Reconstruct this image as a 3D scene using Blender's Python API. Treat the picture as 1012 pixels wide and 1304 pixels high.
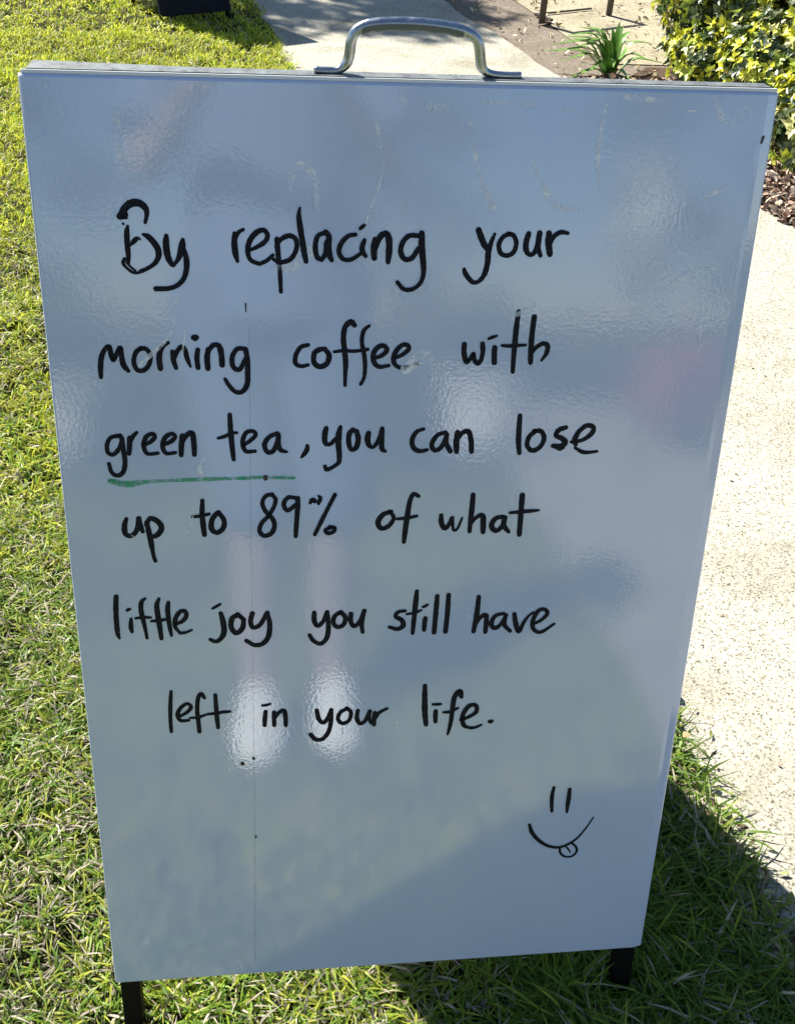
import bpy, bmesh, math, random
import numpy as np
from mathutils import Vector, Matrix

for o in list(bpy.data.objects): bpy.data.objects.remove(o)
S = bpy.context.scene
COL = S.collection
R_ = math.radians

# ------------------------------------------------------------ camera
cam = bpy.data.cameras.new('camera'); camo = bpy.data.objects.new('camera', cam); COL.objects.link(camo)
ax = ((0.99328423, 0.02008017, -0.11394392), (-0.10197551, 0.61717774, -0.78018757), (0.05465735, 0.7865675, 0.6150806))
camo.matrix_world = Matrix.Translation((0.18463, -0.63284, 1.24984)) @ Matrix(ax).to_4x4()
cam.sensor_fit = 'VERTICAL'; cam.sensor_height = 36; cam.lens = 36*1.04669
cam.clip_start = 0.02; cam.clip_end = 500
S.camera = camo

# ------------------------------------------------------------ sky and sun
SUN = Vector((-0.69, 0.84, 1.0)).normalized()
world = bpy.data.worlds.new('World'); S.world = world; world.use_nodes = True
wn = world.node_tree; bg = wn.nodes['Background']
sky = wn.nodes.new('ShaderNodeTexSky'); sky.sky_type = 'NISHITA'; sky.sun_disc = False
sky.sun_elevation = math.asin(SUN.z); sky.sun_rotation = math.atan2(SUN.x, SUN.y)
sky.air_density = 1.0; sky.dust_density = 0.25; sky.ozone_density = 2.5
wn.links.new(sky.outputs[0], bg.inputs[0]); bg.inputs[1].default_value = 0.051
sl = bpy.data.lights.new('sun', 'SUN'); sl.energy = 4.8; sl.angle = R_(0.5); sl.color = (1, 0.95, 0.86)
so = bpy.data.objects.new('sun', sl); COL.objects.link(so); so.rotation_euler = SUN.to_track_quat('Z', 'Y').to_euler()
S.view_settings.view_transform = 'Standard'; S.view_settings.look = 'None'
S.view_settings.gamma = 1; S.view_settings.use_curve_mapping = False
S.view_settings.exposure = 1.5

# ------------------------------------------------------------ helpers
rnd = random.Random(7); nr = np.random.RandomState(11)

def mat(name, col=(.5,.5,.5), rough=.6, metal=0.0, spec=.5, trans=0.0):
    m = bpy.data.materials.new(name); m.use_nodes = True
    b = m.node_tree.nodes['Principled BSDF']
    b.inputs['Base Color'].default_value = (*col, 1); b.inputs['Roughness'].default_value = rough
    b.inputs['Metallic'].default_value = metal; b.inputs['Specular IOR Level'].default_value = spec
    return m

def nd(m, t, **k):
    n = m.node_tree.nodes.new(t)
    for a, v in k.items():
        if a in n.inputs.keys(): n.inputs[a].default_value = v
        else: setattr(n, a, v)
    return n

def lk(m, a, b): m.node_tree.links.new(a, b)

def coords(m, scale=(1,1,1)):
    g = nd(m, 'ShaderNodeNewGeometry'); mp = nd(m, 'ShaderNodeMapping'); mp.inputs['Scale'].default_value = scale
    lk(m, g.outputs['Position'], mp.inputs[0]); return mp.outputs[0]

def ramp(m, src, stops):
    r = nd(m, 'ShaderNodeValToRGB'); e = r.color_ramp.elements
    while len(e) < len(stops): e.new(.5)
    for el, (p, c) in zip(e, stops): el.position = p; el.color = (*c, 1)
    lk(m, src, r.inputs[0]); return r.outputs[0]

def noise(m, vec, scale, detail=4, rough=.6, dist=0.0):
    n = nd(m, 'ShaderNodeTexNoise'); n.inputs['Scale'].default_value = scale; n.inputs['Detail'].default_value = detail
    n.inputs['Roughness'].default_value = rough; n.inputs['Distortion'].default_value = dist
    lk(m, vec, n.inputs['Vector']); return n.outputs[0]

def bump(m, src, strength, dist):
    b = nd(m, 'ShaderNodeBump'); b.inputs['Strength'].default_value = strength; b.inputs['Distance'].default_value = dist
    lk(m, src, b.inputs['Height']); return b.outputs[0]

def mix(m, fac, a, b, mode='MIX'):
    n = nd(m, 'ShaderNodeMix'); n.data_type = 'RGBA'; n.blend_type = mode
    if isinstance(fac, float): n.inputs[0].default_value = fac
    else: lk(m, fac, n.inputs[0])
    for i, v in ((6, a), (7, b)):
        if isinstance(v, tuple): n.inputs[i].default_value = (*v, 1)
        else: lk(m, v, n.inputs[i])
    return n.outputs[2]

def pr(m): return m.node_tree.nodes['Principled BSDF']

def tag(o, label=None, cat=None, group=None, kind=None):
    if label: o['label'] = label
    if cat: o['category'] = cat
    if group: o['group'] = group
    if kind: o['kind'] = kind
    return o

def empty(name, loc=(0,0,0), rz=0, rx=0):
    o = bpy.data.objects.new(name, None); COL.objects.link(o); o.location = loc
    o.rotation_euler = (rx, 0, rz); o.empty_display_size = .1; return o

def link(name, me, m, parent=None, smooth=False):
    o = bpy.data.objects.new(name, me); COL.objects.link(o)
    if m and not me.materials: me.materials.append(m)
    if smooth: me.shade_smooth()
    if parent: o.parent = parent
    return o

def pyd(name, v, f, m, parent=None, smooth=False):
    me = bpy.data.meshes.new(name); me.from_pydata([tuple(x) for x in v], [], f); me.update()
    return link(name, me, m, parent, smooth)

def npmesh(name, V, T, m, parent=None, col=None, smooth=False):
    """V (n,3), T (k,3) triangles, optional per-vertex colours"""
    me = bpy.data.meshes.new(name)
    me.vertices.add(len(V)); me.vertices.foreach_set('co', V.astype(np.float32).ravel())
    me.loops.add(len(T)*3); me.loops.foreach_set('vertex_index', T.astype(np.int32).ravel())
    me.polygons.add(len(T)); me.polygons.foreach_set('loop_start', np.arange(0, len(T)*3, 3, dtype=np.int32))
    me.polygons.foreach_set('loop_total', np.full(len(T), 3, dtype=np.int32))
    if smooth: me.polygons.foreach_set('use_smooth', np.ones(len(T), dtype=bool))
    me.update()
    if col is not None:
        a = me.color_attributes.new('tint', 'FLOAT_COLOR', 'POINT')
        a.data.foreach_set('color', np.concatenate([col, np.ones((len(col), 1))], 1).astype(np.float32).ravel())
    return link(name, me, m, parent)

def box(name, size, loc, m, parent=None, bev=0.0, rot=None, seg=2):
    bm = bmesh.new(); bmesh.ops.create_cube(bm, size=1)
    bmesh.ops.scale(bm, vec=size, verts=bm.verts)
    if bev: bmesh.ops.bevel(bm, geom=bm.edges[:], offset=bev, segments=seg, affect='EDGES', profile=.5)
    if rot: bmesh.ops.rotate(bm, verts=bm.verts, matrix=rot)
    bmesh.ops.translate(bm, vec=loc, verts=bm.verts)
    me = bpy.data.meshes.new(name); bm.to_mesh(me); bm.free()
    return link(name, me, m, parent)

def crom(P, n=6):
    P = [np.array(p, float) for p in P]
    if len(P) == 2: return [P[0]+(P[1]-P[0])*t for t in np.linspace(0, 1, n+1)]
    Q = [2*P[0]-P[1]] + P + [2*P[-1]-P[-2]]; out = []
    for i in range(1, len(Q)-2):
        a, b, c, d = Q[i-1:i+3]
        for k in range(n):
            t = k/n
            out.append(.5*((2*b)+(c-a)*t+(2*a-5*b+4*c-d)*t*t+(3*b-a-3*c+d)*t**3))
    out.append(P[-1]); return out

def tube_geo(pts, rad, seg=10, squash=1.0, cap=True):
    """rings along a polyline; rad scalar or list"""
    P = [Vector(p) for p in pts]; n = len(P); V = []; F = []
    if not hasattr(rad, '__len__'): rad = [rad]*n
    up = None
    for i in range(n):
        t = (P[min(i+1, n-1)]-P[max(i-1, 0)]).normalized()
        if up is None: up = t.orthogonal().normalized()
        up = (up-t*up.dot(t)).normalized(); s = t.cross(up)
        for k in range(seg):
            a = 2*math.pi*k/seg
            V.append(P[i]+(up*math.cos(a)+s*math.sin(a)*squash)*rad[i])
    for i in range(n-1):
        for k in range(seg):
            k2 = (k+1) % seg
            F.append((i*seg+k, i*seg+k2, (i+1)*seg+k2, (i+1)*seg+k))
    if cap: F.append(tuple(range(seg-1, -1, -1))); F.append(tuple(range((n-1)*seg, n*seg)))
    return V, F

def tube(name, pts, rad, m, parent=None, seg=10, squash=1.0):
    V, F = tube_geo(pts, rad, seg, squash); return pyd(name, V, F, m, parent, True)

def merge(parts):
    V = []; F = []
    for v, f in parts:
        k = len(V); V += list(v); F += [tuple(i+k for i in x) for x in f]
    return V, F

def sheet(name, pts, z, m, thick=0.0, n=1):
    """flat polygon, optionally with thickness downwards"""
    bm = bmesh.new(); vs = [bm.verts.new((x, y, z)) for x, y in pts]; f = bm.faces.new(vs)
    if f.normal.z < 0: f.normal_flip()
    f.normal_update()
    if f.normal.z < 0: bmesh.ops.reverse_faces(bm, faces=[f])
    if thick:
        r = bmesh.ops.extrude_face_region(bm, geom=[f])
        bmesh.ops.translate(bm, vec=(0,0,-thick), verts=[v for v in r['geom'] if isinstance(v, bmesh.types.BMVert)])
        bmesh.ops.recalc_face_normals(bm, faces=bm.faces)
    me = bpy.data.meshes.new(name); bm.to_mesh(me); bm.free()
    return tag(link(name, me, m), kind='structure')

# ------------------------------------------------------------ materials
def m_tint(name, rough=.55, trans=.35, spec=.3):
    """leaf / blade material: colour from the blade's own tint, some light passes through"""
    m = mat(name, rough=rough, spec=spec); b = pr(m)
    a = nd(m, 'ShaderNodeAttribute', attribute_name='tint')
    lk(m, a.outputs['Color'], b.inputs['Base Color'])
    t = nd(m, 'ShaderNodeBsdfTranslucent'); mx = nd(m, 'ShaderNodeMixShader'); mx.inputs[0].default_value = trans
    lk(m, a.outputs['Color'], t.inputs[0])
    out = m.node_tree.nodes['Material Output']
    lk(m, b.outputs[0], mx.inputs[1]); lk(m, t.outputs[0], mx.inputs[2]); lk(m, mx.outputs[0], out.inputs[0])
    return m

M_grass = m_tint('grass_blade', .5, .46, .35)
M_leaf = m_tint('shrub_leaf', .38, .3, .5)
M_litter = m_tint('litter', .8, .05, .2)

M_ground = mat('thatch', rough=.95, spec=.1)
p = coords(M_ground)
c = ramp(M_ground, noise(M_ground, p, 60, 6, .7), [(.3, (.010,.009,.005)), (.55, (.035,.03,.016)), (.75, (.08,.07,.035))])
c2 = mix(M_ground, .5, c, ramp(M_ground, noise(M_ground, p, 3, 3), [(.35, (.03,.045,.012)), (.7, (.085,.10,.03))]))
lk(M_ground, c2, pr(M_ground).inputs['Base Color'])
lk(M_ground, bump(M_ground, noise(M_ground, p, 140, 5, .7), .9, .01), pr(M_ground).inputs['Normal'])

M_path = mat('exposed_concrete', rough=.88, spec=.25)
p = coords(M_path)
v = nd(M_path, 'ShaderNodeTexVoronoi'); v.inputs['Scale'].default_value = 330; lk(M_path, p, v.inputs['Vector'])
sp = nd(M_path, 'ShaderNodeSeparateColor'); lk(M_path, v.outputs['Color'], sp.inputs[0])
agg = ramp(M_path, sp.outputs[0], [(0, (.12,.105,.08)), (.12, (.25,.225,.17)), (.27, (.385,.368,.305)), (.75, (.455,.438,.365)), (1, (.54,.525,.45))])
big = ramp(M_path, noise(M_path, p, 5, 5, .65), [(.3, (.84,.83,.80)), (.7, (1,1,1))])
stain = ramp(M_path, noise(M_path, p, 2.4, 7, .72, .8), [(.34, (.70,.68,.63)), (.5, (.96,.96,.96)), (.7, (1,1,1))])
cc = mix(M_path, 1.0, agg, big, 'MULTIPLY'); cc = mix(M_path, 1.0, cc, stain, 'MULTIPLY')
lk(M_path, cc, pr(M_path).inputs['Base Color'])
hh = nd(M_path, 'ShaderNodeMath', operation='ADD'); lk(M_path, v.outputs['Distance'], hh.inputs[0]); lk(M_path, noise(M_path, p, 300, 3), hh.inputs[1])
lk(M_path, bump(M_path, hh.outputs[0], .45, .0010), pr(M_path).inputs['Normal'])

def earth(name, a, b, c, s1=90):
    m = mat(name, rough=.95, spec=.15); p = coords(m)
    q = ramp(m, noise(m, p, s1, 6, .75), [(.3, a), (.5, b), (.72, c)])
    w = ramp(m, noise(m, p, 6, 4, .6), [(.3, (.72,.70,.68)), (.65, (1,1,1))])
    lk(m, mix(m, 1.0, q, w, 'MULTIPLY'), pr(m).inputs['Base Color'])
    lk(m, bump(m, noise(m, p, s1*1.4, 5, .75), .8, .006), pr(m).inputs['Normal']); return m
M_dirt = earth('worn_dirt', (.13,.10,.08), (.22,.185,.145), (.31,.27,.22))
M_beige = earth('pale_leafy_ground', (.23,.19,.125), (.38,.34,.24), (.48,.44,.34), 60)
M_mulchbed = earth('mulch_bed', (.03,.02,.014), (.09,.06,.04), (.20,.14,.10), 70)

# board face: glossy whiteboard steel with a fine orange peel and wiped-on haze
M_board = mat('whiteboard_enamel', (.60,.61,.62), .3, spec=.2)
b = pr(M_board); p = coords(M_board)
lk(M_board, ramp(M_board, noise(M_board, p, 4.5, 4, .55, .8), [(.3, (.49,.59,.80)), (.7, (.55,.635,.81))]), b.inputs['Base Color'])
b.inputs['Coat Weight'].default_value = 1; b.inputs['Coat IOR'].default_value = 1.92; b.inputs['Coat Roughness'].default_value = .035
wipe = nd(M_board, 'ShaderNodeMapping'); wipe.inputs['Rotation'].default_value = (0, .5, 0); wipe.inputs['Scale'].default_value = (9, 9, 2.2)
g = nd(M_board, 'ShaderNodeNewGeometry'); lk(M_board, g.outputs['Position'], wipe.inputs[0])
wr = nd(M_board, 'ShaderNodeMapRange'); wr.inputs[1].default_value = .35; wr.inputs[2].default_value = .75; wr.inputs[3].default_value = .012; wr.inputs[4].default_value = .07
lk(M_board, noise(M_board, wipe.outputs[0], 1.6, 6, .65, 1.2), wr.inputs[0]); lk(M_board, wr.outputs[0], b.inputs['Coat Roughness'])
peel = noise(M_board, p, 330, 2, .5)
wave = noise(M_board, p, 9, 2, .4)
ad = nd(M_board, 'ShaderNodeMath', operation='MULTIPLY_ADD'); lk(M_board, wave, ad.inputs[0]); ad.inputs[1].default_value = 5.0; lk(M_board, peel, ad.inputs[2])
bn = bump(M_board, ad.outputs[0], 1.0, .000062)
lk(M_board, bn, b.inputs['Coat Normal']); lk(M_board, bn, b.inputs['Normal'])

M_frame = mat('grey_painted_steel', (.42,.45,.46), .5, .0)
p = coords(M_frame)
fr = ramp(M_frame, noise(M_frame, p, 55, 6, .8, .5), [(.34, (.03,.03,.03)), (.44, (.10,.108,.11)), (.62, (.17,.19,.19)), (.82, (.34,.36,.35))])
lk(M_frame, fr, pr(M_frame).inputs['Base Color'])
lk(M_frame, bump(M_frame, noise(M_frame, p, 400, 3), .3, .0006), pr(M_frame).inputs['Normal'])
M_lip = mat('white_enamel_lip', (.78,.79,.78), .3)
M_black = mat('black_powder_coat', (.003,.003,.0035), .6, spec=.15)
lk(M_black, bump(M_black, noise(M_black, coords(M_black), 500, 2), .3, .0003), pr(M_black).inputs['Normal'])
M_chrome = mat('dull_chrome', (.42,.45,.47), .2, 1.0)
pc = coords(M_chrome)
rr = nd(M_chrome, 'ShaderNodeMapRange'); rr.inputs[1].default_value = .3; rr.inputs[2].default_value = .7; rr.inputs[3].default_value = .12; rr.inputs[4].default_value = .4
lk(M_chrome, noise(M_chrome, pc, 160, 4, .7), rr.inputs[0]); lk(M_chrome, rr.outputs[0], pr(M_chrome).inputs['Roughness'])
M_grip = mat('worn_dark_grip', (.10,.12,.125), .32)
M_ink = mat('black_marker_ink', (.003,.004,.009), .6, spec=.15)
lk(M_ink, ramp(M_ink, noise(M_ink, coords(M_ink), 700, 4, .7), [(.45, (.003,.0035,.007)), (.72, (.030,.034,.05))]), pr(M_ink).inputs['Base Color'])
M_green = mat('green_marker_ink', (.03,.24,.11), .45)
def film(name, col, a, rough=.5):
    m = mat(name, col, rough); m.node_tree.nodes['Principled BSDF'].inputs['Alpha'].default_value = a
    n = noise(m, coords(m), 130, 4, .7); r = nd(m, 'ShaderNodeMapRange')
    r.inputs[1].default_value = .35; r.inputs[2].default_value = .65; r.inputs[3].default_value = a*.25; r.inputs[4].default_value = min(1, a*1.5)
    lk(m, n, r.inputs[0]); lk(m, r.outputs[0], pr(m).inputs['Alpha']); return m
pgi = film('green_ink_film', (.03,.38,.17), .8)
M_smear = film('dry_eraser_smear', (.95,.98,1.0), .30)
for n_ in M_smear.node_tree.nodes:
    if n_.type == 'TEX_NOISE': n_.inputs['Scale'].default_value = 110; n_.inputs['Detail'].default_value = 2
    if n_.type == 'MAP_RANGE': n_.inputs[3].default_value = 0; n_.inputs[4].default_value = .8
pr(M_smear).inputs['Emission Strength'].default_value = 0
M_scratch = film('pale_scratch', (.92,.94,.96), .8)
M_crease = film('faint_crease', (.22,.26,.33), .22)
M_grime = mat('brown_grime', (.05,.04,.035), .7)
M_navy = mat('dark_navy_panel', (.004,.005,.014), .6, spec=.2)
lk(M_navy, bump(M_navy, noise(M_navy, coords(M_navy), 90, 3), .2, .001), pr(M_navy).inputs['Normal'])
M_brownmetal = mat('brown_painted_steel', (.055,.04,.03), .5)
def bark(name, a, b_):
    m = mat(name, rough=.9, spec=.15); p = coords(m, (1, 1, .25))
    lk(m, ramp(m, noise(m, p, 25, 6, .7), [(.3, a), (.7, b_)]), pr(m).inputs['Base Color'])
    lk(m, bump(m, noise(m, p, 40, 5, .7), .8, .01), pr(m).inputs['Normal']); return m
M_bark = bark('bark', (.05,.035,.025), (.16,.12,.09)); M_stem = bark('shrub_stem', (.04,.03,.02), (.12,.09,.06))

# ------------------------------------------------------------ ground, path, beds
def strip_edge_l(y): return .82-.14*y if y < 5 else .12-.10*(y-5)
def strip_edge_r(y): return 1.72-.262*(y-2.43)
ys = [-9, -4, -1, 0, 1, 2, 3, 4, 5, 6.5, 9, 14]
rr_ = random.Random(3)
sheet('ground', [(-150,-150), (150,-150), (150,150), (-150,150)], -.012, M_ground)
yy = np.arange(-9, 14.01, .12)
Lp = [(strip_edge_l(y)+.010*math.sin(y*9.1)+.008*math.sin(y*23+1)+rr_.uniform(-.004,.004), y) for y in yy]
Rp = [(strip_edge_r(y)+.012*math.sin(y*7.7)+rr_.uniform(-.006,.006), y) for y in yy]
sheet('path', Lp+Rp[::-1], .006, M_path, .06)
sheet('dirt_verge', [(strip_edge_r(y)-.02, y) for y in (-9, 2, 3.9, 5.2, 9)]+[(5, 9), (5, -9)], -.006, M_dirt)
sheet('leafy_ground', [(1.66, 4.0), (1.56, 4.3), (1.50, 4.7), (1.42, 5.1), (1.2, 6.0), (.7, 9), (14, 9), (14, 4.0)], -.002, M_beige)
sheet('mulch_bed', [(1.60, 3.72), (1.78, 3.95), (4.5, 3.95), (4.5, 1.2), (2.10, 1.2), (1.80, 2.30), (1.705, 2.55), (1.62, 3.3)], .001, M_mulchbed)

# ------------------------------------------------------------ lawn grass
def patch(x, y):
    return (np.sin(x*5.1+y*3.3)+np.sin(x*11.7-y*7.9+1.3)+np.sin(x*2.3-y*13.1+.7)+np.sin(x*19+y*17))*.25

def blades(n, x0, x1, y0, y1, lmin, lmax, w, flat, straw, seed, far=0.0, keep=None, bri=1.0):
    r = np.random.RandomState(seed)
    # tufts
    nt = max(1, n//9); tx = r.uniform(x0, x1, nt); ty = r.uniform(y0, y1, nt)
    i = r.randint(0, nt, n); x = tx[i]+r.normal(0, .010, n); y = ty[i]+r.normal(0, .010, n)
    edge = np.where(y < 5, .82-.14*y, .12-.10*(y-5))+r.normal(0, .012, n)
    ok = (x < edge)
    if keep is not None: ok &= keep(x, y)
    for lx in (.0135, .5865): ok &= ~((np.abs(x-lx) < .022) & (y > -.055) & (y < .03) & (r.uniform(0, 1, n) < .9))
    pt = patch(x, y); ok &= (r.uniform(0, 1, n) < .85+.5*pt*(1-.75*far))
    x = x[ok]; y = y[ok]; pt = pt[ok]; n = len(x)
    az = r.uniform(0, 2*np.pi, n); L = r.uniform(lmin, lmax, n)*(1+.25*pt); fl = np.clip(r.normal(flat, .22, n), .1, 1.2)
    # fl: 0 upright .. 1 lying over
    ts = np.array([0, .36, .7, 1.0]); V = np.zeros((n, 7, 3)); d = np.stack([np.cos(az), np.sin(az)], 1)
    side = np.stack([-np.sin(az), np.cos(az)], 1); tw = r.normal(0, .5, n); bend = r.normal(0, .35, n)
    wd = w*r.uniform(.6, 1.25, n)
    z0 = r.uniform(-.004, .010, n)
    k = 0
    for j, t in enumerate(ts):
        hz = L*(np.sin(fl)*t*.6+fl*t*t*.6); zz = z0+L*np.maximum(0, np.cos(fl*.9)*t-.50*fl*t*t)
        off = bend*L*t*t
        cx = x+d[:,0]*hz+side[:,0]*off; cy = y+d[:,1]*hz+side[:,1]*off
        ww = wd*(.8, 1, .72, 0)[j]*.5
        sx = side[:,0]*np.cos(tw*t); sy = side[:,1]*np.cos(tw*t); sz = np.sin(tw*(.4+t))*.7
        if j < 3:
            V[:,k] = np.stack([cx-sx*ww, cy-sy*ww, zz-sz*ww], 1); V[:,k+1] = np.stack([cx+sx*ww, cy+sy*ww, zz+sz*ww], 1); k += 2
        else: V[:,k] = np.stack([cx, cy, zz], 1)
    T = np.array([[0,1,3],[0,3,2],[2,3,5],[2,5,4],[4,5,6]])
    TT = (T[None]+np.arange(n)[:,None,None]*7).reshape(-1, 3)
    u = r.uniform(0, 1, n); g = r.uniform(0, 1, n)[:,None]
    green = np.array([.075,.165,.018])*(1-g)+np.array([.20,.30,.028])*g
    bright = np.array([.40,.45,.035])*(1-g)+np.array([.66,.66,.07])*g
    st = np.array([.22,.18,.125])*(1-g)+np.array([.66,.60,.47])*g
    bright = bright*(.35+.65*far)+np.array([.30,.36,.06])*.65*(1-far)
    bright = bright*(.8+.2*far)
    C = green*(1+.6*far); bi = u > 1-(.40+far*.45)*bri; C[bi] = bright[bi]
    sm = r.uniform(0, 1, n) < straw-.12*pt; C[sm] = st[sm]
    C = C*(1+.15*pt[:,None])
    Cv = np.repeat(C[:,None,:], 7, 1)
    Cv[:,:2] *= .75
    return V.reshape(-1, 3), TT, Cv.reshape(-1, 3)

G = []
in_shade = lambda x, y: (x > .45-y*.3)  # board's shade put into the grass colour: hardly any bright blades here
G.append(blades(85000, -.45, .86, -.30, 1.0, .014, .038, .0028, .85, .30, 1, .2, keep=lambda x, y: ~in_shade(x, y), bri=.8))
G.append(blades(80000, -.45, .86, -.30, 1.0, .016, .050, .0030, .85, .22, 1, keep=in_shade, bri=.06))
G.append(blades(9000, .50, .86, -.15, .45, .04, .085, .0038, .9, .10, 21, bri=.1))  # long blades coloured dark for the same shade
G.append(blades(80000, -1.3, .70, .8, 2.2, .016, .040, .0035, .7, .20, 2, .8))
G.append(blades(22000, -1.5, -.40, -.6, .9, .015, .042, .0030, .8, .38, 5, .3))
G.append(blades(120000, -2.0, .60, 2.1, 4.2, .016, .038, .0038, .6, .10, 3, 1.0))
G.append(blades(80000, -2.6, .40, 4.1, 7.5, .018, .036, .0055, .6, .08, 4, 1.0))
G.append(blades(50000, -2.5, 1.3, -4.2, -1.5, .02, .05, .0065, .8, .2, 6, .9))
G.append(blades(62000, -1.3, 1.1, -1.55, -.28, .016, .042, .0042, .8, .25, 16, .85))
V = np.concatenate([g[0] for g in G]); C = np.concatenate([g[2] for g in G])
off = 0; T = []
for g in G: T.append(g[1]+off); off += len(g[0])
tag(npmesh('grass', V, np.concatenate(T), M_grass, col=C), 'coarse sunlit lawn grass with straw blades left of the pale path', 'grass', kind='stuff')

# dry clippings along the path edge and leaf litter under the hedge
def chips(name, pts, smin, smax, cols, label, cat, seed):
    r = np.random.RandomState(seed); n = len(pts)
    base = np.array([[-1,-.0,0],[-.3,.42,.12],[-.3,-.42,.1],[.45,.36,.18],[.45,-.36,.05],[1,0,-.05]], float)
    T0 = np.array([[0,2,1],[1,2,4],[1,4,3],[3,4,5]])
    V = np.zeros((n, 6, 3)); s = r.uniform(smin, smax, n)*.5
    a = r.uniform(0, 6.283, n); tx = r.normal(0, .55, n); ty = r.normal(0, .45, n)
    asp = r.uniform(.45, 1.2, n)
    for k in range(6):
        q = base[k]; x = q[0]*s; y = q[1]*s*asp; z = q[2]*s*r.uniform(.3, 2.2, n)
        y, z = y*np.cos(tx)-z*np.sin(tx), y*np.sin(tx)+z*np.cos(tx)
        x, z = x*np.cos(ty)+z*np.sin(ty), -x*np.sin(ty)+z*np.cos(ty)
        V[:,k] = np.stack([pts[:,0]+x*np.cos(a)-y*np.sin(a), pts[:,1]+x*np.sin(a)+y*np.cos(a), pts[:,2]+z+s*.3], 1)
    T = (T0[None]+np.arange(n)[:,None,None]*6).reshape(-1, 3)
    cols = np.array(cols); i = r.randint(0, len(cols), n)
    C = cols[i]*r.uniform(.7, 1.25, (n, 1))
    return tag(npmesh(name, V.reshape(-1,3), T, M_litter, col=np.repeat(C[:,None], 6, 1).reshape(-1,3)), label, cat, kind='stuff')

n = 5200; y = nr.uniform(-.25, 2.2, n); x = .82-.14*y+np.abs(nr.normal(0, .032, n))-.035
chips('grass_clippings', np.stack([x, y, np.full(n, .008)], 1), .006, .026, [(.42,.36,.22),(.30,.24,.13),(.20,.22,.07),(.50,.46,.32),(.10,.07,.05)],
      'dry straw clippings spilling over the left edge of the concrete path', 'clippings', 5)
n = 260; y = nr.uniform(-.2, 3.5, n); x = .82-.14*y+nr.uniform(.02, 1, n)**1.6*.9
chips('path_grit', np.stack([x, y, np.full(n, .006)], 1), .003, .012, [(.25,.20,.13),(.14,.10,.07),(.30,.28,.16)],
      'tiny bits of bark and dry grass scattered over the concrete path', 'grit', 9)
n = 14000; y = nr.uniform(1.9, 3.72, n); x = strip_edge_r(y)+.0+np.abs(nr.normal(0, .45, n))-.02
x = np.where(y > 2.3, x, x+(2.3-y)*.35)
chips('leaf_litter', np.stack([x, y, nr.uniform(0, .022, n)], 1), .012, .05, [(.22,.13,.09),(.12,.07,.05),(.34,.22,.17),(.44,.34,.24),(.06,.04,.03),(.50,.42,.34)],
      'brown curled leaf litter on the garden bed under the variegated shrub', 'leaf litter', 6)
n = 2600; y = nr.uniform(3.7, 8, n); x = strip_edge_r(y)+nr.uniform(.05, 2.6, n)
chips('fallen_leaves', np.stack([x, y, np.full(n, .002)], 1), .012, .04, [(.50,.42,.25),(.36,.27,.15),(.24,.15,.09),(.62,.55,.38)],
      'scattered straw coloured leaves on the pale ground behind the strappy plant', 'fallen leaves', 8)

# ------------------------------------------------------------ the A-frame whiteboard sign
ALPHA = R_(14); BW, BH, DROP = .600, .9307, .0961
sign = empty('sandwich_board', (0, 0, DROP))
tag(sign, 'large white metal A-frame board with black handwritten joke, standing on the lawn', 'sign')
FR = empty('front_leaf', (0,0,0)); bpy.data.objects.remove(FR)
lean = Matrix.Rotation(-ALPHA, 4, 'X')           # board-local z runs up the leaning face, local -y is its front
def bl(o):                                        # put a part modelled in board coordinates on the leaning face
    o.data.transform(lean); return o

def panel_mesh(name, w, h, t, m, right=.010, r=.0022):
    """enamelled tray: flat face, softly rolled edges, a slightly set-back flange along the right side"""
    xs = [0, r*.4, r, .008, w-right-.004, w-right, w-right+.0025, w-r, w-r*.4, w]
    dp = [r, r*.35, 0, 0, 0, .0002, .0008, .0021, .0029, .0052]
    zs = [0, r*.4, r, .006, h*.25, h*.5, h*.75, h-.006, h-r, h-r*.4, h]
    dz = [r, r*.35, 0, 0, 0, 0, 0, 0, 0, r*.35, r]
    V = []; F = []
    for j, z in enumerate(zs):
        for i, x in enumerate(xs): V.append((x, dp[i]+dz[j], z))
    nx = len(xs); nz = len(zs)
    for j in range(nz-1):
        for i in range(nx-1): F.append((j*nx+i, j*nx+i+1, (j+1)*nx+i+1, (j+1)*nx+i))
    ring = [i for i in range(nx)]+[j*nx+nx-1 for j in range(1, nz)]+[(nz-1)*nx+i for i in range(nx-2, -1, -1)]+[j*nx for j in range(nz-2, 0, -1)]
    k = len(V)
    for q in ring: V.append((V[q][0], t, V[q][2]))
    L = len(ring)
    for i in range(L): F.append((ring[i], k+i, k+(i+1) % L, ring[(i+1) % L]))
    F.append(tuple(range(k, k+L)))
    me = bpy.data.meshes.new(name); me.from_pydata(V, [], F); me.update()
    bm = bmesh.new(); bm.from_mesh(me); bmesh.ops.recalc_face_normals(bm, faces=bm.faces); bm.to_mesh(me); bm.free()
    return me

panel = bl(link('panel', panel_mesh('panel', BW, BH, .010, M_board), M_board, sign))
# bright rolled lip along the top, grey frame channel behind it
bl(box('lip', (BW-.004, .0040, .0030), (BW/2, .0040, BH+.0015), M_lip, panel, .0008))
bl(box('frame_rail', (BW-.010, .0070, .013), (BW/2, .0137, BH-.0062), M_frame, panel, .001))
ts = [(.006, .2292), (.592, .2292), (.590, .2395), (.40, .2405), (.13, .2425), (.008, .2500)]
n_ = len(ts); pyd('top_strip', [(x, y, .9040) for x, y in ts]+[(x, y, .9060) for x, y in ts], [tuple(range(n_-1, -1, -1)), tuple(range(n_, 2*n_))]+[(i, (i+1) % n_, n_+(i+1) % n_, n_+i) for i in range(n_)], M_frame, sign)
for x in (.0085, BW-.0115):
    bl(box('frame_rail', (.011, .011, BH-.03), (x, .0165, BH/2-.005), M_frame, panel, .001))
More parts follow.
